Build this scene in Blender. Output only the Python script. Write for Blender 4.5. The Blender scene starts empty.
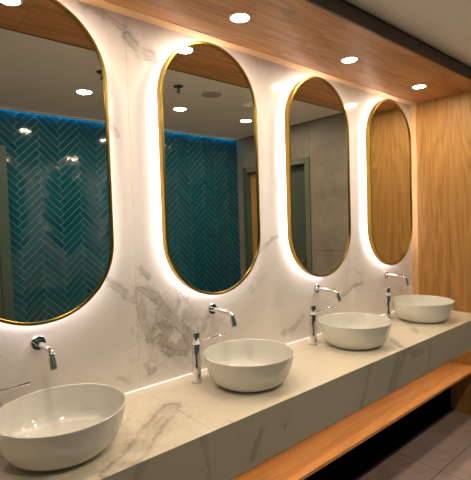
import bpy, bmesh, math, random
from mathutils import Vector, Matrix
random.seed(7)
C = bpy.context.scene.collection
SC = bpy.context.scene
PI = math.pi

# ---------------------------------------------------------------- camera
cam_d = bpy.data.cameras.new('camera'); cam = bpy.data.objects.new('camera', cam_d); C.objects.link(cam)
cam_d.sensor_fit = 'HORIZONTAL'; cam_d.sensor_width = 36; cam_d.lens = 426.67 * 36 / 471; cam_d.clip_start = .02
R = Vector((0.75859, -0.65079, -0.03186)); U = Vector((0.04969, 0.00902, 0.99872)); F = Vector((0.64967, 0.75921, -0.03918))
cam.matrix_world = Matrix(((R.x, U.x, -F.x, -1.0582), (R.y, U.y, -F.y, -1.7534), (R.z, U.z, -F.z, 1.5397), (0, 0, 0, 1)))
SC.camera = cam

# ---------------------------------------------------------------- world, exposure
w = bpy.data.worlds.new('world'); SC.world = w; w.use_nodes = True
w.node_tree.nodes['Background'].inputs[0].default_value = (1.0, .86, .68, 1)
w.node_tree.nodes['Background'].inputs[1].default_value = .02
SC.view_settings.view_transform = 'Standard'; SC.view_settings.look = 'None'
SC.view_settings.gamma = 1; SC.view_settings.use_curve_mapping = False
SC.view_settings.exposure = 0.0
DOWN_W = 5.5        # soffit downlights
ROOM_W = 5.5        # ceiling downlights
LED_E = 20.0        # mirror back light
COVE_E = 18        # blue cove strip
WARM = (1.0, .80, .55)

# ---------------------------------------------------------------- dimensions (metres)
XR, XL = 2.39, -2.2
YB = -2.33
ZS, ZC = 2.472, 2.556
DS = .577
X0, P = -.5845, .85
MW, MH, MZ, MY = .599, 1.248, 1.8067, -.069
DL_Y, DL_DX = -.287, .0
CT, CD, CB = .8002, .5504, .594

# ---------------------------------------------------------------- node helpers
class NT:
    def __init__(s, name):
        s.m = bpy.data.materials.new(name); s.m.use_nodes = True; s.t = s.m.node_tree
        s.b = s.t.nodes['Principled BSDF']
    def n(s, typ, inp=None, **kw):
        x = s.t.nodes.new(typ)
        for k, v in kw.items(): setattr(x, k, v)
        for k, v in (inp or {}).items(): s.put(x.inputs[k], v)
        return x
    def put(s, sock, v):
        if isinstance(v, bpy.types.NodeSocket): s.t.links.new(v, sock)
        elif isinstance(v, bpy.types.Node): s.t.links.new(v.outputs[0], sock)
        else: sock.default_value = v
    def math(s, op, a, b=None, c=None, clamp=False):
        x = s.n('ShaderNodeMath', operation=op, use_clamp=clamp); s.put(x.inputs[0], a)
        if b is not None: s.put(x.inputs[1], b)
        if c is not None: s.put(x.inputs[2], c)
        return x.outputs[0]
    def vm(s, op, a, b=None, out=0):
        x = s.n('ShaderNodeVectorMath', operation=op); s.put(x.inputs[0], a)
        if b is not None:
            s.put(x.inputs['Scale' if op == 'SCALE' else 1], b)
        return x.outputs[out]
    def mix(s, f, a, b):
        x = s.n('ShaderNodeMix', data_type='RGBA'); s.put(x.inputs[0], f); s.put(x.inputs[6], a); s.put(x.inputs[7], b)
        return x.outputs[2]
    def ramp(s, f, stops):
        x = s.n('ShaderNodeValToRGB'); s.put(x.inputs[0], f); e = x.color_ramp.elements
        while len(e) < len(stops): e.new(.5)
        for i, (p, c) in enumerate(stops):
            e[i].position = p; e[i].color = (c if isinstance(c, tuple) else (c, c, c)) + (1,)
        return x.outputs[0]
    def noise(s, vec, scale, detail=3, rough=.5, dist=0, out=0):
        return s.n('ShaderNodeTexNoise', {'Vector': vec, 'Scale': scale, 'Detail': detail, 'Roughness': rough, 'Distortion': dist}).outputs[out]
    def pos(s): return s.n('ShaderNodeTexCoord').outputs['Object']
    def scale(s, vec, xyz):
        return s.n('ShaderNodeMapping', {'Vector': vec, 'Scale': xyz}).outputs[0]
    def bump(s, h, strength=.2, dist=.002):
        s.put(s.b.inputs['Normal'], s.n('ShaderNodeBump', {'Height': h, 'Strength': strength, 'Distance': dist}).outputs[0])
    def set(s, **kw):
        for k, v in kw.items(): s.put(s.b.inputs[k.replace('_', ' ')], v)
        return s.m

def c4(r, g, b): return (r, g, b, 1)
def srgb(r, g, b):
    f = lambda c: ((c / 255 + .055) / 1.055) ** 2.4 if c > 10 else c / 255 / 12.92
    return (f(r), f(g), f(b), 1)

def plain(name, col, rough=.5, metal=0, **kw):
    t = NT(name)
    n_ = t.noise(t.pos(), 14, 3)
    c = t.mix(t.math('MULTIPLY', n_, .1), col, c4(*[v * .8 for v in col[:3]]))
    return t.set(Base_Color=c, Roughness=rough, Metallic=metal, **kw)

def emit(name, col, strength):
    t = NT(name)
    return t.set(Base_Color=c4(.8, .8, .8), Emission_Color=c4(*col), Emission_Strength=strength)

def marble(name, base, veins, axes, rough=.12, faint=1.0, patch=None):
    """polished stone with long grey veins; veins = [(width_mm, [(u, v), ...])] in metres in the plane of axes"""
    t = NT(name); p = t.pos()
    warp = t.vm('SCALE', t.vm('SUBTRACT', t.noise(p, 6, 4, .6, 0, 1), (.5, .5, .5)), .05)
    fine = t.vm('SCALE', t.vm('SUBTRACT', t.noise(p, 34, 4, .65, 0, 1), (.5, .5, .5)), .034)
    q = t.vm('ADD', t.vm('ADD', p, warp), fine)
    sp = t.n('ShaderNodeSeparateXYZ', {0: q}).outputs
    q2 = t.n('ShaderNodeCombineXYZ', {0: sp[axes[0]], 1: sp[axes[1]], 2: 0.0}).outputs[0]
    # segment distance field, weighted by vein width
    best = None
    for wd, pts in veins:
        for (a, b) in zip(pts, pts[1:]):
            A = Vector((a[0], a[1], 0)); AB = Vector((b[0] - a[0], b[1] - a[1], 0))
            pa = t.vm('SUBTRACT', q2, tuple(A))
            h = t.math('MULTIPLY', t.vm('DOT_PRODUCT', pa, tuple(AB), 1), 1 / AB.length_squared, clamp=True)
            pr = t.n('ShaderNodeVectorMath', operation='SCALE'); pr.inputs[0].default_value = tuple(AB); t.put(pr.inputs['Scale'], h)
            d = t.math('MULTIPLY', t.vm('LENGTH', t.vm('SUBTRACT', pa, pr.outputs[0]), None, 1), 3.0 / wd)
            best = d if best is None else t.math('MINIMUM', best, d)
    brk = t.noise(p, 9, 3, .6)
    core = t.math('MULTIPLY', t.ramp(best, [(0, .45), (.004, .22), (.0075, .28), (.0105, .95), (.0135, .25), (.026, 0.0)]), t.ramp(brk, [(.36, .15), (.55, .9)]))
    halo = t.math('MULTIPLY', t.ramp(best, [(0, .42), (.03, .16), (.10, 0.0)]), t.ramp(t.noise(p, 17, 4, .7), [(.4, 0.0), (.62, 1.0)]))
    # faint natural veining everywhere
    nz = t.math('ABSOLUTE', t.math('SUBTRACT', t.noise(t.vm('ADD', p, warp), 1.7, 5, .62, .6), .5))
    thin = t.math('MULTIPLY', t.ramp(nz, [(0, .5), (.008, 0.0)]), t.ramp(t.noise(p, 2.3, 2), [(.5, 0.0), (.66, .55 * faint)]))
    cloud = t.ramp(t.noise(p, 2.6, 4, .6), [(.3, 0.0), (.8, .35)])
    col = t.mix(cloud, base, c4(base[0] * .9, base[1] * .88, base[2] * .85))
    if patch:
        (cx, cz, rx, rz) = patch
        dd = t.vm('LENGTH', t.vm('MULTIPLY', t.vm('SUBTRACT', q2, (cx, cz, 0)), (1 / rx, 1 / rz, 1)), None, 1)
        pm = t.math('MULTIPLY', t.ramp(t.math('MULTIPLY', dd, .5), [(.22, .75), (.55, 0.0)]), t.ramp(t.noise(q, 13, 3, .6), [(.45, .08), (.49, .9)]))
        col = t.mix(pm, col, c4(.40, .365, .33))
        pm2 = t.ramp(t.math('MULTIPLY', dd, .5), [(.40, 1.0), (.85, 0.0)])
        vq = t.vm('ADD', q, t.vm('SCALE', t.vm('SUBTRACT', t.noise(p, 11, 3, .6, 0, 1), (.5, .5, .5)), .09))
        vor = t.n('ShaderNodeTexVoronoi', {'Vector': vq, 'Scale': 9.0}, feature='DISTANCE_TO_EDGE').outputs[0]
        crk = t.math('MULTIPLY', t.ramp(vor, [(0, .6), (.035, 0.0)]), t.ramp(t.noise(p, 7, 2), [(.42, 0.0), (.58, 1.0)]))
        col = t.mix(t.math('MULTIPLY', crk, pm2), col, c4(.24, .21, .18))
    col = t.mix(halo, col, c4(.36, .32, .28))
    col = t.mix(t.math('MAXIMUM', core, thin), col, c4(.20, .165, .13))
    return t.set(Base_Color=col, Roughness=rough, Coat_Weight=.25, Coat_Roughness=.06)

def wood(name, light, dark, grain, rough=.35, coat=.2, sc=1.0, isl=.12):
    """oak veneer; grain = axis index along which the fibres run"""
    t = NT(name); p = t.pos()
    rnd = t.n('ShaderNodeNewGeometry').outputs['Random Per Island']
    p = t.vm('ADD', p, t.vm('SCALE', (7.0, 5.0, 3.0) if False else t.n('ShaderNodeCombineXYZ', {0: rnd, 1: rnd, 2: rnd}).outputs[0], 9.0))
    s1 = [5.0 * sc] * 3; s1[grain] = .55 * sc
    s2 = [70.0 * sc] * 3; s2[grain] = 2.2 * sc
    s3 = [22.0 * sc] * 3; s3[grain] = 1.2 * sc
    big = t.noise(t.scale(p, tuple(s1)), 1.0, 3, .5, .8)
    rings = t.math('FRACT', t.math('MULTIPLY', big, 9.0))
    rings = t.ramp(rings, [(0, .15), (.7, .9), (1, .15)])
    fib = t.noise(t.scale(p, tuple(s2)), 1.0, 4, .65)
    mid = t.noise(t.scale(p, tuple(s3)), 1.0, 3, .6)
    v = t.math('ADD', t.math('MULTIPLY', rings, .28), t.math('ADD', t.math('MULTIPLY', fib, .42), t.math('MULTIPLY', mid, .45)))
    col = t.mix(t.ramp(v, [(.38, 0.0), (.75, 1.0)]), dark, light)
    hue = t.n('ShaderNodeHueSaturation', {'Color': col, 'Value': t.math('ADD', 1 - isl / 2, t.math('MULTIPLY', rnd, isl))}).outputs[0]
    t.bump(fib, .08, .001)
    return t.set(Base_Color=hue, Roughness=rough, Coat_Weight=coat, Coat_Roughness=.18)

def stone(name, a, b, axes, tile, off, grout, rough, brick_off=.5):
    """large format stone tile with joints of its own"""
    t = NT(name); p = t.pos(); sp = t.n('ShaderNodeSeparateXYZ', {0: p}).outputs
    u = t.math('SUBTRACT', sp[axes[0]], off[0]); v = t.math('SUBTRACT', sp[axes[1]], off[1])
    br = t.n('ShaderNodeTexBrick', {'Vector': t.n('ShaderNodeCombineXYZ', {0: u, 1: v, 2: 0.0}).outputs[0], 'Color1': c4(1, 1, 1), 'Color2': c4(.86, .86, .86),
             'Mortar': c4(0, 0, 0), 'Scale': 1.0, 'Mortar Size': grout, 'Mortar Smooth': .1, 'Bias': 0.0, 'Brick Width': tile[0], 'Row Height': tile[1]},
             offset=brick_off, squash=1.0)
    n1 = t.noise(p, 3.0, 6, .62, .4); n2 = t.noise(p, 16, 4, .6)
    f = t.math('ADD', t.math('MULTIPLY', n1, .75), t.math('MULTIPLY', n2, .25))
    col = t.mix(t.ramp(f, [(.35, 0.0), (.65, 1.0)]), a, b)
    col = t.n('ShaderNodeMix', {0: .5, 6: col, 7: br.outputs[0]}, data_type='RGBA', blend_type='MULTIPLY').outputs[2]
    col = t.mix(br.outputs['Fac'], col, c4(a[0] * .3, a[1] * .3, a[2] * .3))
    t.bump(t.math('SUBTRACT', n2, br.outputs['Fac']), .12, .001)
    return t.set(Base_Color=col, Roughness=rough)

def teal_tile():
    t = NT('teal_glaze'); p = t.pos()
    rnd = t.n('ShaderNodeNewGeometry').outputs['Random Per Island']
    n1 = t.noise(p, 9, 3, .6)
    f = t.math('ADD', t.math('MULTIPLY', rnd, .6), t.math('MULTIPLY', n1, .4))
    col = t.mix(f, c4(.003, .058, .095), c4(.008, .095, .140))
    t.bump(t.noise(p, 26, 2), .12, .002)
    return t.set(Base_Color=col, Roughness=.06)

WALLV = [
 (3,[(-0.356, 2.467), (-0.272, 2.451), (-0.164, 2.414)]),
 (5,[(-0.147, 2.379), (-0.1, 2.334), (-0.029, 2.318)]),
 (2,[(-0.029, 2.318), (0.017, 2.278), (0.041, 2.227)]),
 (3,[(-0.302, 1.319), (-0.244, 1.268), (-0.161, 1.203)]),
 (4,[(-0.144, 1.251), (-0.088, 1.23), (-0.022, 1.169), (0.025, 1.094), (0.091, 1.024)]),
 (4,[(-0.139, 1.241), (-0.139, 1.122), (-0.092, 1.021), (0.006, 0.933)]),
 (5,[(-0.092, 1.021), (-0.053, 1.07), (0.024, 1.075), (0.091, 1.024), (0.135, 0.945)]),
 (3,[(0.006, 0.933), (0.097, 0.908), (0.147, 0.952)]),
 (3,[(0.103, 1.041), (0.158, 1.052), (0.22, 1.056), (0.206, 1.017), (0.144, 1.009)]),
 (2,[(0.025, 1.094), (0.038, 1.131), (0.062, 1.166)]),
 (2,[(-0.124, 0.901), (-0.1, 0.853), (-0.078, 0.867)]),
 (2,[(-0.134, 1.351), (-0.085, 1.3)]),
 (2,[(0.591, 1.363), (0.681, 1.414), (0.766, 1.457)]),
 (2,[(1.639, 1.084), (1.513, 1.056), (1.393, 1.015)]),
 (3,[(0.794, 0.867), (0.902, 0.883), (0.979, 0.932)]),
 (2,[(-0.257, 2.0), (-0.214, 1.941)]),
 (2,[(-0.262, 0.877), (-0.216, 0.851)]),
 (3,[(-.98, 1.02), (-.86, .95), (-.74, .90)]),
]
TOPV = [
 (9,[(-0.165, -0.265), (-0.268, -0.347), (-0.354, -0.411), (-0.415, -0.482), (-0.484, -0.514), (-0.54, -0.542)]),
 (3,[(1.784, -0.269), (1.595, -0.428)]),
 (3,[(1.377, -0.335), (1.293, -0.443), (1.212, -0.535)]),
 (2,[(-0.176, -0.268), (-0.153, -0.391)]),
]
APRV = [
 (3,[(-0.427, 0.806), (-0.453, 0.777), (-0.474, 0.70)]),
 (2,[(-0.203, 0.79), (-0.188, 0.64)]),
 (2,[(0.066, 0.718), (0.043, 0.674), (0.019, 0.62)]),
 (2,[(0.229, 0.742), (0.203, 0.691)]),
 (2.5,[(0.858, 0.797), (0.818, 0.699), (0.761, 0.603)]),
 (7,[(1.195, 0.795), (1.126, 0.71), (1.048, 0.602)]),
 (3,[(1.196, 0.801), (1.31, 0.741), (1.433, 0.749)]),
 (2,[(1.526, 0.797), (1.495, 0.637)]),
]
BASE = c4(.82, .77, .74)
M = dict(
    marble_wall=marble('marble_wall', BASE, WALLV, (0, 2), .09, 1.0, (.03, 1.03, .17, .17)),
    marble_top=marble('marble_top', c4(.73, .67, .55), TOPV, (0, 1), .12, .8),
    marble_apron_shaded=marble('marble_apron_shaded', c4(.47, .44, .35), APRV, (0, 2), .2, .6),  # same stone as the top, with the apron's shade painted into its base
    joint=plain('joint_filler', c4(.24, .21, .18), .8),
    soffit=wood('oak_soffit', c4(.50, .235, .075), c4(.28, .115, .032), 0, .5, .0, 1.0),
    oak=wood('oak_panel', c4(.42, .215, .048), c4(.25, .11, .018), 2, .55, .0, 1.25),
    shelf=wood('oak_shelf', c4(.66, .30, .10), c4(.47, .185, .055), 0, .3, .3, 1.0),
    fascia=plain('dark_fascia', c4(.055, .032, .022), .45),
    edge=wood('pale_oak_edging', c4(.62, .37, .18), c4(.52, .29, .12), 0, .3, .2, 1.0),
    edgev=wood('pale_oak_edging_upright', c4(.62, .37, .18), c4(.52, .29, .12), 2, .3, .2, 1.0),
    ceil=plain('ceiling_paint', c4(.80, .76, .68), .85),
    teal=teal_tile(),
    grout=plain('teal_grout', c4(.30, .50, .50), .8),
    stone=stone('grey_stone', c4(.20, .17, .135), c4(.31, .27, .22), (1, 2), (1.2, 1.3), (-.0, -.06), .0025, .5, 0.0),
    stonex=stone('grey_stone_end', c4(.20, .17, .135), c4(.31, .27, .22), (1, 2), (1.2, 1.3), (-.0, -.06), .0025, .5, 0.0),
    floor=stone('floor_stone', c4(.24, .17, .155), c4(.38, .29, .27), (0, 1), (1.2, .6), (.3, -.613), .0028, .38, 0.0),
    border=stone('border_stone', c4(.13, .085, .05), c4(.24, .16, .10), (0, 1), (1.2, .6), (.3, -.9), .0028, .42, 0.0),
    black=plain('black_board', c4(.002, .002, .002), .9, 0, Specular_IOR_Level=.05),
    brass=plain('brushed_brass', c4(.42, .27, .05), .28, 1),
    mirror=NT('mirror_silver').set(Base_Color=c4(.80, .82, .78), Metallic=1.0, Roughness=.004),
    back=plain('mirror_backing', c4(.45, .45, .45), .6),
    chrome=plain('chrome', c4(.80, .80, .82), .06, 1),
    dchrome=plain('dark_rubber', c4(.02, .02, .025), .4),
    ceramic=plain('white_ceramic', c4(.70, .69, .65), .05, 0, IOR=1.65),
    white=plain('white_trim', c4(.8, .78, .74), .4),
    led=emit('mirror_led', (1.0, .90, .87), LED_E),
    sled=emit('counter_led', (1.0, .86, .74), .55),
    uled=emit('shelf_led', (1.0, .82, .62), 32.0),
    lens=emit('lamp_lens', (1.0, .88, .70), 60.0),
    cove=emit('blue_cove', (.04, .50, .85), COVE_E),
    door=plain('door_green_grey', c4(.085, .10, .085), .4),
    frame=plain('frame_green_grey', c4(.15, .165, .115), .35),
    frame2=plain('frame_teal_grey', c4(.055, .095, .08), .35),
    jamb=wood('jamb_oak', c4(.48, .28, .08), c4(.34, .18, .045), 2, .4, .1),
    steel=plain('dull_steel', c4(.25, .25, .24), .35, 1),
    dark=plain('dark_metal', c4(.04, .035, .03), .45),
    grille=plain('speaker_grille', c4(.36, .33, .27), .75),
)

# ---------------------------------------------------------------- mesh helpers
def box(bm, x0, x1, y0, y1, z0, z1, bev=0):
    r = bmesh.ops.create_cube(bm, size=1)
    for v in r['verts']:
        v.co = Vector((x0 + (v.co.x + .5) * (x1 - x0), y0 + (v.co.y + .5) * (y1 - y0), z0 + (v.co.z + .5) * (z1 - z0)))
    if bev:
        es = {e for v in r['verts'] for e in v.link_edges}
        bmesh.ops.bevel(bm, geom=list(es), offset=bev, segments=2, affect='EDGES', profile=.5)
    return bm

def obj(name, bm, mat, parent=None, smooth=False, loc=None):
    me = bpy.data.meshes.new(name)
    bmesh.ops.recalc_face_normals(bm, faces=bm.faces)
    if smooth:
        for f in bm.faces: f.smooth = True
    bm.to_mesh(me); bm.free()
    me.materials.append(M[mat] if isinstance(mat, str) else mat)
    o = bpy.data.objects.new(name, me); C.objects.link(o)
    if parent: o.parent = parent
    if loc: o.location = loc
    if smooth:
        try: me.set_sharp_from_angle(angle=math.radians(38))
        except Exception: pass
    return o

def tag(o, label, cat, group=None, kind=None):
    o['label'] = label; o['category'] = cat
    if group: o['group'] = group
    if kind: o['kind'] = kind
    return o

def empty(name, loc, label, cat, group=None, kind=None):
    o = bpy.data.objects.new(name, None); C.objects.link(o); o.location = loc; o.empty_display_size = .05
    return tag(o, label, cat, group, kind)

def struct(name, bm, mat, label, cat, **kw):
    return tag(obj(name, bm, mat, **kw), label, cat, kind='structure')

def lathe(bm, prof, seg=48, mat=Matrix()):
    rings = []
    for (r, z) in prof:
        if r < 1e-6: rings.append([bm.verts.new(mat @ Vector((0, 0, z)))])
        else: rings.append([bm.verts.new(mat @ Vector((r * math.cos(2 * PI * k / seg), r * math.sin(2 * PI * k / seg), z))) for k in range(seg)])
    for a, b in zip(rings, rings[1:]):
        for k in range(seg):
            k2 = (k + 1) % seg
            if len(a) == 1 and len(b) == 1: continue
            if len(a) == 1: bm.faces.new((a[0], b[k], b[k2]))
            elif len(b) == 1: bm.faces.new((a[k], a[k2], b[0]))
            else: bm.faces.new((a[k], a[k2], b[k2], b[k]))
    return bm

def sweep(bm, pts, rad, seg=20):
    """round tube along points, capped; rad may be a list"""
    pts = [Vector(p) for p in pts]; rings = []; n = len(pts)
    ref = Vector((0, 0, 1)); 
    if abs((pts[1] - pts[0]).normalized().z) > .9: ref = Vector((1, 0, 0))
    for i, p in enumerate(pts):
        d = (pts[min(i + 1, n - 1)] - pts[max(i - 1, 0)]).normalized()
        u = (ref - d * ref.dot(d)).normalized(); v = d.cross(u); ref = u
        r = rad[i] if isinstance(rad, (list, tuple)) else rad
        rings.append([bm.verts.new(p + (u * math.cos(2 * PI * k / seg) + v * math.sin(2 * PI * k / seg)) * r) for k in range(seg)])
    for a, b in zip(rings, rings[1:]):
        for k in range(seg): bm.faces.new((a[k], a[(k + 1) % seg], b[(k + 1) % seg], b[k]))
    bm.faces.new(rings[0]); bm.faces.new(rings[-1])
    return bm

def children_copy(root, loc):
    r = root.copy(); C.objects.link(r); r.location = loc
    for ch in list(root.children):
        c = ch.copy(); C.objects.link(c); c.parent = r
        for g in list(ch.children):
            d = g.copy(); C.objects.link(d); d.parent = c
    return r

B = bmesh.new
# ---------------------------------------------------------------- the room
struct('floor', box(B(), XL, XR, YB, .0, -.06, 0), 'floor', 'mauve brown stone tile floor with dark joints', 'floor')
struct('ceiling', box(B(), XL, XR, YB, 0, ZC, ZC + .05), 'ceil', 'plain off white painted ceiling beyond the oak soffit', 'ceiling')
# marble mirror wall in slabs
bm = B(); edges = [XL, -1.78, -.158, 1.465, XR]
for a, b in zip(edges, edges[1:]): box(bm, a + .0005, b - .0005, 0, .02, 0, ZC)
wf = struct('wall_front', bm, 'marble_wall', 'polished white marble wall with grey veins behind the mirrors', 'wall')
bm = B(); box(bm, XL, XR, .0012, .10, 0, ZC); obj('slab_joint', bm, 'joint', wf)
# right wall : oak panels near the mirrors, grey stone further on
bm = B()
for a, b in ((-.300, -.0528), (-DS - .02, -.3025)): box(bm, XR, XR + .02, a, b, 0, ZC)
wr = struct('wall_right', bm, 'oak', 'golden oak panelled end wall beside the basins', 'wall')
obj('panel_backing', box(B(), XR + .004, XR + .06, -DS - .02, .02, 0, ZC), 'joint', wr)
DY0, DY1, DH = -2.215, -1.20, 2.195
bm = B()
box(bm, XR, XR + .1, DY1, -DS - .0203, 0, ZC); box(bm, XR, XR + .1, YB - .1, DY0, 0, ZC); box(bm, XR, XR + .1, DY0, DY1, DH, ZC)
struct('wall_right_stone', bm, 'stone', 'grey brown stone tiled side wall around the doorway', 'wall')
bpy.data.objects['wall_right_stone'].name = 'wall_side'
struct('trim_1', box(B(), XR - .003, XR + .02, -.0522, 0, CT, ZS), 'edgev', 'pale oak upright edging between marble and oak end wall', 'trim')
struct('wall_left', box(B(), XL - .1, XL, YB - .1, .1, 0, ZC), 'stonex', 'grey stone tiled wall at the left end of the basins', 'wall')

# teal herringbone back wall
def herring():
    W = .05; n = 5; g = .0017; bm = B(); s2 = math.sqrt(.5)
    ox = .113 - n * W * s2; oz = .4
    def put(x, y, wx, wy):
        cx, cy = (x + wx / 2) * W, (y + wy / 2) * W
        X = (cx - cy) * s2 + ox; Z = (cx + cy) * s2 + oz
        if not (XL - .2 < X < XR + .2 and -.2 < Z < ZC + .2): return
        hx, hy = wx * W / 2 - g / 2, wy * W / 2 - g / 2
        t1, t2 = random.gauss(0, .006), random.gauss(0, .006)
        vs = []
        for (k, dpt) in ((1, 0), (0, .006)):
            for sx, sy in ((-1, -1), (1, -1), (1, 1), (-1, 1)):
                a, b = sx * (hx - (0 if k else .0012)), sy * (hy - (0 if k else .0012))
                u, v = (a - b) * s2, (a + b) * s2
                yy = YB + dpt + (0 if k else (a * t1 + b * t2))
                vs.append(bm.verts.new((X + u, yy, Z + v)))
        bm.faces.new(vs[4:8])
        for k in range(4): bm.faces.new((vs[k], vs[(k + 1) % 4], vs[4 + (k + 1) % 4], vs[4 + k]))
    for i in range(-130, 190):
        for j in range(-130, 190):
            if abs((i - j) * W * s2 + ox) > 3.2 or not (-.4 < (i + j) * W * s2 + oz < 3): continue
            s = (i - j) % (2 * n)
            if s == 0: put(i, j, n, 1)
            if s == 2 * n - 1: put(i, j, 1, n)
    for co, no in (((XR - .0005, 0, 0), (1, 0, 0)), ((XL + .0005, 0, 0), (-1, 0, 0)), ((0, 0, ZC - .0005), (0, 0, 1)), ((0, 0, .0005), (0, 0, -1))):
        bmesh.ops.bisect_plane(bm, geom=bm.verts[:] + bm.edges[:] + bm.faces[:], plane_co=co, plane_no=no, clear_outer=True)
    return bm
wb = struct('wall_back', box(B(), XL, XR, YB - .1, YB + .0028, 0, ZC), 'grout', 'deep teal glazed herringbone tile wall opposite the mirrors', 'wall')
obj('herringbone_tile', herring(), 'teal', wb)

# soffit over the basins
bm = B()
for a, b in ((XL, -.497), (-.495, .721), (.723, 1.94), (1.942, XR)): box(bm, a, b, -DS + .012, -.062, ZS, ZS + .018)
so = struct('trim_2', bm, 'soffit', 'reddish oak soffit panel hanging over the row of basins', 'soffit')
obj('soffit_core', box(B(), XL, XR, -DS + .012, -.0, ZS + .006, ZC - .001), 'joint', so)
struct('trim_3', box(B(), XL, XR - .0035, -.0615, -.0, ZS - .002, ZS + .017), 'edge', 'pale oak edging strip along the soffit against marble', 'trim')
bm = B()
for a, b in ((XL, -.497), (-.495, .721), (.7225, 1.94), (1.9415, XR)): box(bm, a, b, -DS, -DS + .0118, ZS - .001, ZC - .012)
fa = struct('trim_4', bm, 'fascia', 'dark brown fascia along the front edge of the soffit', 'trim')
obj('shadow_gap', box(B(), XL, XR, -DS + .006, -DS + .0118, ZC - .0125, ZC - .0005), 'black', fa)

# black recess
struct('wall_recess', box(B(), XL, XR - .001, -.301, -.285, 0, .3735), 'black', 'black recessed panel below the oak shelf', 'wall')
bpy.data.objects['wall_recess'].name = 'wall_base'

# right door
dr = empty('door_1', (XR, (DY0 + DY1) / 2, 0), 'grey green door in the stone side wall, seen in third mirror', 'door', kind='structure')
def dobj(n, bm, mat, par=dr, **k):
    bmesh.ops.translate(bm, vec=(-XR, -(DY0 + DY1) / 2, 0), verts=bm.verts); return obj(n, bm, mat, par, **k)
bm = B(); fx = XR - .014
box(bm, fx, XR + .10, DY1 - .06, DY1 - .0, 0, DH, .002); box(bm, fx, XR + .10, DY0 + .0604, DY1 - .0602, DH - .06, DH, .002)
dobj('door_frame', bm, 'frame')
dobj('frame_post', box(B(), fx, XR + .10, DY0, DY0 + .06, 0, DH, .002), 'frame2')
leaf = dobj('door_leaf', box(B(), XR + .075, XR + .10, DY0 + .302, DY1 - .062, .006, DH - .062), 'door')
dobj('side_panel', box(B(), XR + .055, XR + .10, DY0 + .062, DY0 + .30, .002, DH - .062), 'jamb')
bm = B(); sweep(bm, [(XR + .074, DY1 - .115, 1.12), (XR + .03, DY1 - .115, 1.12), (XR + .024, DY1 - .122, 1.12), (XR + .024, DY1 - .24, 1.12)], .009, 12)
box(bm, XR + .068, XR + .0745, DY1 - .135, DY1 - .095, 1.02, 1.18, .002)
dobj('door_handle', bm, 'steel', leaf, smooth=True)
# back left door
bx = -.172
d2 = empty('door_2', (bx - .5, YB, 0), 'pale grey green door frame in the teal wall, at first mirror edge', 'door', kind='structure')
def d2o(n, bm, mat, par=d2, **k):
    bmesh.ops.translate(bm, vec=(-(bx - .5), -YB, 0), verts=bm.verts); return obj(n, bm, mat, par, **k)
bm = B(); ya, yb = YB + .0105, YB + .05
box(bm, bx - .08, bx, ya, yb, 0, 2.24, .002); box(bm, bx - 1, bx - .92, ya, yb, 0, 2.24, .002); box(bm, bx - .9198, bx - .0802, ya, yb, 2.16, 2.24, .002)
d2o('door_frame', bm, 'frame2')
d2o('door_leaf', box(B(), bx - .918, bx - .082, ya, yb - .012, .006, 2.158, .001), 'door')

# blue cove
cv = empty('led_strip', (0, YB + .03, ZC), 'blue LED strip along the top of the teal wall', 'light strip')
obj('channel', box(B(), XL + .02, XR - .02, -.008, .006, -.0075, -.0005), 'white', cv)
obj('diffuser', box(B(), XL + .02, XR - .02, -.006, .004, -.0090, -.0078), 'cove', cv)
obj('valance', box(B(), XL + .02, XR - .02, .012, .016, -.016, -.0005), 'ceil', cv)

# ---------------------------------------------------------------- worktop, shelf
wt = empty('worktop', (0, 0, 0), 'long white marble worktop with deep front apron under the basins', 'counter')
def prism(bm, x0, x1, sec):
    a = [bm.verts.new((x0, y, z)) for y, z in sec]; b = [bm.verts.new((x1, y, z)) for y, z in sec]
    bm.faces.new(a); bm.faces.new(b)
    for k in range(len(sec)): k2 = (k + 1) % len(sec); bm.faces.new((a[k], a[k2], b[k2], b[k]))
    return bm
slabs = ((XL + .001, -1.78), (-1.779, -.159), (-.1575, XR - .002))
bm = B()
for a, b in slabs: prism(bm, a, b, [(-CD + .0003, CT), (-.012, CT), (-.012, CT - .02), (-CD + .0203, CT - .02)])
obj('top_slab', bm, 'marble_top', wt)
bm = B()
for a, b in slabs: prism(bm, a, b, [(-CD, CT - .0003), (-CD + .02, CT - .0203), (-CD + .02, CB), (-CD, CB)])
obj('apron', bm, 'marble_apron_shaded', wt)
obj('support_frame', box(B(), XL + .002, XR - .002, -CD + .021, -.305, CB + .03, CT - .0215), 'dark', wt)
bm = B(); box(bm, -.1595, -.157, -CD + .001, -.013, CT - .019, CT - .0006); box(bm, -.1595, -.157, -CD + .0006, -CD + .02, CB + .001, CT - .0201)
obj('joint_line', bm, 'joint', wt)
tag(obj('led_strip', box(B(), XL + .01, XR - .01, -.011, -.001, CT - .012, CT + .001), 'sled'), 'warm white light line where the worktop meets the marble wall', 'light strip')

tag(obj('led_strip', box(B(), XL + .02, XR - .02, -.529, -.519, CB + .002, CB + .008), 'uled'), 'warm light strip under the apron edge lighting the oak shelf', 'light strip')
sh = obj('wall_shelf', box(B(), XL + .001, XR - .001, -.502, -.302, .374, .392, .001), 'shelf')
tag(sh, 'long orange oak shelf board running below the marble worktop', 'shelf')
struct('wall_niche', box(B(), XL, XR - .001, -.301, -.285, .3925, CB + .2), 'oak', 'oak board behind the shelf below the worktop', 'wall')

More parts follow.
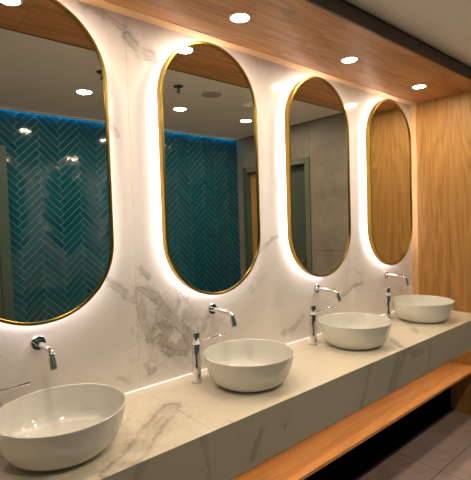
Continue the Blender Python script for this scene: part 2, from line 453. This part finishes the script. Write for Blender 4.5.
# ---------------------------------------------------------------- mirrors
def stadium(w, h, n=40, cx=0, cz=0):
    r = w / 2; s = h / 2 - r; pts = []
    for k in range(n + 1):
        a = PI * k / n; pts.append((cx + r * math.cos(a), cz + s + r * math.sin(a)))
    for k in range(n + 1):
        a = PI + PI * k / n; pts.append((cx + r * math.cos(a), cz - s + r * math.sin(a)))
    return pts
def plate(bm, w, h, y0, y1):
    p = stadium(w, h); a = [bm.verts.new((x, y0, z)) for x, z in p]; b = [bm.verts.new((x, y1, z)) for x, z in p]
    bm.faces.new(a); bm.faces.new(b)
    for k in range(len(p)): k2 = (k + 1) % len(p); bm.faces.new((a[k], a[k2], b[k2], b[k]))
    return bm
def ring(bm, sec, w, h):
    """section = closed list of (inset, y) swept round a stadium"""
    loops = [[bm.verts.new((x, y, z)) for x, z in stadium(w - 2 * i, h - 2 * i)] for i, y in sec]
    m = len(sec); n = len(loops[0])
    for s in range(m):
        a, b = loops[s], loops[(s + 1) % m]
        for k in range(n): k2 = (k + 1) % n; bm.faces.new((a[k], a[k2], b[k2], b[k]))
    return bm
mlabels = ['large oval brass mirror cut off by the left photo edge, above the nearest basin',
           'oval brass framed mirror over the second basin from the left, reflecting speaker and sprinkler',
           'oval brass framed mirror over the third basin, reflecting grey stone wall and doorway',
           'oval brass framed mirror beside the oak end wall, reflecting only oak panels']
mr = empty('backlit_mirror', (X0, 0, MZ), mlabels[0], 'mirror', 'backlit oval mirrors')
obj('frame', ring(B(), [(0, -.036), (.0, MY), (.0015, MY - .0015), (.0105, MY - .0015), (.012, MY), (.012, -.036)], MW, MH), 'brass', mr, smooth=True)
obj('glass', plate(B(), MW - .0245, MH - .0245, -.064, -.060), 'mirror', mr)
obj('back_panel', plate(B(), MW - .026, MH - .026, -.0595, -.040), 'back', mr)
obj('mounting_box', plate(B(), MW - .10, MH - .10, -.0395, -.001), 'back', mr)
obj('led_band', ring(B(), [(.034, -.034), (.034, -.022), (.044, -.022), (.044, -.034)], MW, MH), 'led', mr)
for i in range(1, 4):
    c = children_copy(mr, (X0 + P * i, 0, MZ)); c['label'] = mlabels[i]

# ---------------------------------------------------------------- basins
blabels = ['round white ceramic vessel basin nearest the camera, cut by the left photo edge',
           'round white ceramic vessel basin below the second mirror from the left',
           'round white ceramic vessel basin below the third mirror, which reflects the doorway',
           'smallest looking round white vessel basin, next to the oak end wall']
bs = empty('vessel_basin', (X0 - .0138, -.291, CT), blabels[0], 'basin', 'vessel basins on the worktop')
prof = [(0, .004), (.112, .004), (.118, 0), (.128, 0), (.140, .004), (.160, .016), (.178, .034), (.190, .058), (.198, .085), (.2055, .115), (.2095, .136), (.2105, .140), (.2100, .1425), (.2080, .1432),
        (.2055, .142), (.2040, .138), (.199, .110), (.192, .080), (.183, .055), (.170, .038), (.150, .027), (.110, .020), (.06, .0165), (.026, .0155), (.026, .012), (0, .012)]
obj('bowl', lathe(B(), prof, 96), 'ceramic', bs, smooth=True)
obj('drain_cover', lathe(B(), [(0, .0125), (.0215, .0125), (.0225, .0145), (.0225, .0185), (.0205, .0205), (.004, .0215), (0, .0215)], 40), 'chrome', bs, smooth=True)
for i in range(1, 4):
    c = children_copy(bs, (X0 - .0138 + P * i, -.291, CT)); c['label'] = blabels[i]

# ---------------------------------------------------------------- wall spouts
slabels = ['chrome wall spout pointing down over the nearest basin at left',
           'chrome wall spout with round plate below the second mirror',
           'chrome wall spout above the third basin, left of the last mirror',
           'chrome wall spout above the basin by the oak wall']
sp = empty('wall_spout', (X0 + .0015, 0, 1.1013), slabels[0], 'tap', 'chrome wall spouts')
my = Matrix.Rotation(PI / 2, 4, 'X')     # z -> -y
obj('wall_plate', lathe(B(), [(0, .0005), (.0265, .0005), (.0275, .0015), (.0275, .0065), (.0262, .008), (.0145, .008), (.0135, .011), (0, .011)], 40, my), 'chrome', sp, smooth=True)
E_ = Vector((0, -.157, 0)); D_ = Vector((0, -.30, -.954)).normalized()
pts = [(0, -.009, 0), (0, -.06, 0), (0, -.12, 0)]
r_ = .024; th = math.acos(-D_.y)           # bend angle from -y to D_
for k in range(9):
    a = th * k / 8; cc = Vector((0, E_.y + r_ * math.tan(th / 2), -r_))
    pts.append((0, cc.y - r_ * math.sin(a), cc.z + r_ * math.cos(a)))
L_ = Vector(pts[-1]); pts.append(tuple(L_ + D_ * .008))
obj('tube', sweep(B(), pts, .0115, 24), 'chrome', sp, smooth=True)
q0 = L_ + D_ * .007
ae = obj('nozzle', sweep(B(), [q0, q0 + D_ * .001, q0 + D_ * .040, q0 + D_ * .0415], [.0125, .0138, .0138, .0125], 24), 'chrome', sp, smooth=True)
obj('aerator', sweep(B(), [q0 + D_ * .0412, q0 + D_ * .0435], .0105, 20), 'dchrome', ae, smooth=True)
for i in range(1, 4):
    c = children_copy(sp, (X0 + .0015 + P * i, 0, 1.1013)); c['label'] = slabels[i]

# ---------------------------------------------------------------- mixers
xlabels = ['chrome mixer whose lever pokes in at the left photo edge',
           'tall chrome pillar mixer standing left of the second basin',
           'tall chrome pillar mixer standing left of the third basin',
           'tall chrome pillar mixer standing left of the basin by the oak wall']
MX, MYY = X0 - .1941, -.1252
mx = empty('pillar_mixer', (MX, MYY, CT), xlabels[0], 'tap', 'chrome pillar mixers')
obj('body', lathe(B(), [(0, .0002), (.0235, .0002), (.0240, .001), (.0240, .004), (.0205, .0048), (.0205, .178), (.0198, .1795), (0, .1795)], 40), 'chrome', mx, smooth=True)
obj('joint_ring', lathe(B(), [(0, .1797), (.0185, .1797), (.0185, .1832), (0, .1832)], 40), 'dchrome', mx, smooth=True)
obj('handle_cap', lathe(B(), [(0, .1834), (.0205, .1834), (.0210, .1842), (.0210, .2365), (.0200, .2380), (0, .2380)], 40), 'chrome', mx, smooth=True)
az, el = math.radians(-44), math.radians(15)
dv = Vector((math.cos(az) * math.cos(el), math.sin(az) * math.cos(el), math.sin(el)))
st = Vector((0, 0, .190))
obj('lever', sweep(B(), [st + dv * .0215, st + dv * .149, st + dv * .1505], [.0046, .0046, .0036], 14), 'chrome', mx, smooth=True)
for i in range(1, 4):
    c = children_copy(mx, (MX + P * i, MYY, CT)); c['label'] = xlabels[i]

# ---------------------------------------------------------------- lamps
def lamp_light(parent, power, loc):
    L = bpy.data.lights.new('lamp_light', 'AREA'); L.shape = 'DISK'; L.size = .07; L.energy = power; L.color = WARM; L.spread = math.radians(178)
    o = bpy.data.objects.new('lamp_light', L); C.objects.link(o); o.parent = parent; o.location = loc
    return o
def downlight(loc, label, group, power, r):
    e = empty('downlight', loc, label, 'ceiling lamp', group)
    obj('bezel', lathe(B(), [(r, -.0005), (r, -.003), (r - .003, -.0045), (r - .009, -.0035), (r - .009, -.0005)], 36), 'white', e, smooth=True)
    obj('lens', lathe(B(), [(0, -.0006), (r - .0095, -.0006), (r - .0095, -.0026), (0, -.0026)], 36), 'lens', e)
    lamp_light(e, power, (0, 0, -.006))
    return e
sl = ['round recessed downlight in the oak soffit, seen only in the first mirror top',
      'round recessed downlight in the oak soffit at the top middle, above second mirror',
      'round recessed downlight in the oak soffit, the middle of three lit ones',
      'round recessed downlight in the oak soffit closest to the oak end wall']
for i in range(4): downlight((X0 + P * i + DL_DX, DL_Y, ZS), sl[i], 'downlights in the oak soffit', DOWN_W, .05)
cl = ['round ceiling downlight near the left wall over the washroom floor', 'round ceiling downlight reflected in the first mirror above teal tiles',
      'round ceiling downlight reflected at the left of the second mirror', 'round ceiling downlight reflected at the right of the second mirror']
for i, x in enumerate((-.64, .21, 1.06, 1.835)):
    if i == 0: continue
    downlight((x, -1.54, ZC), cl[i], 'downlights in the plain ceiling', ROOM_W, .062)
for x, lb in ((-.8, 'round ceiling downlight over the camera side of the floor'),):
    downlight((x, -1.54, ZC), lb, 'downlights in the plain ceiling', ROOM_W, .062)

# sprinklers, speaker, detector
sk = empty('sprinkler', (.71, -1.03, ZC), 'dark ceiling sprinkler head reflected in the second mirror', 'sprinkler', 'ceiling sprinklers')
obj('escutcheon', lathe(B(), [(0, -.0005), (.036, -.0005), (.034, -.006), (.014, -.010), (0, -.010)], 28), 'dark', sk, smooth=True)
obj('stem', lathe(B(), [(0, -.0102), (.008, -.0102), (.008, -.045), (0, -.045)], 16), 'steel', sk, smooth=True)
obj('deflector', lathe(B(), [(0, -.0452), (.017, -.0452), (.017, -.048), (0, -.048)], 20), 'steel', sk, smooth=True)
c = children_copy(sk, (.145, -1.07, ZC)); c['label'] = 'ceiling sprinkler head at the right edge of the first mirror'
s_ = empty('ceiling_speaker', (1.03, -1.05, ZC), 'round beige speaker grille in the ceiling, reflected in the second mirror', 'speaker')
obj('rim', lathe(B(), [(.088, -.0005), (.088, -.004), (.084, -.0055), (.080, -.0045), (.080, -.0005)], 40), 'ceil', s_, smooth=True)
obj('grille', lathe(B(), [(0, -.0006), (.0795, -.0006), (.0795, -.0035), (0, -.0045)], 40), 'grille', s_, smooth=True)
s_ = empty('smoke_detector', (1.44, -1.09, ZC), 'small pale smoke detector on the ceiling, at second mirror right edge', 'smoke detector')
obj('base', lathe(B(), [(0, -.0005), (.052, -.0005), (.052, -.012), (0, -.012)], 32), 'ceil', s_, smooth=True)
obj('dome', lathe(B(), [(0, -.0122), (.040, -.0122), (.034, -.028), (.018, -.034), (0, -.034)], 32), 'ceil', s_, smooth=True)
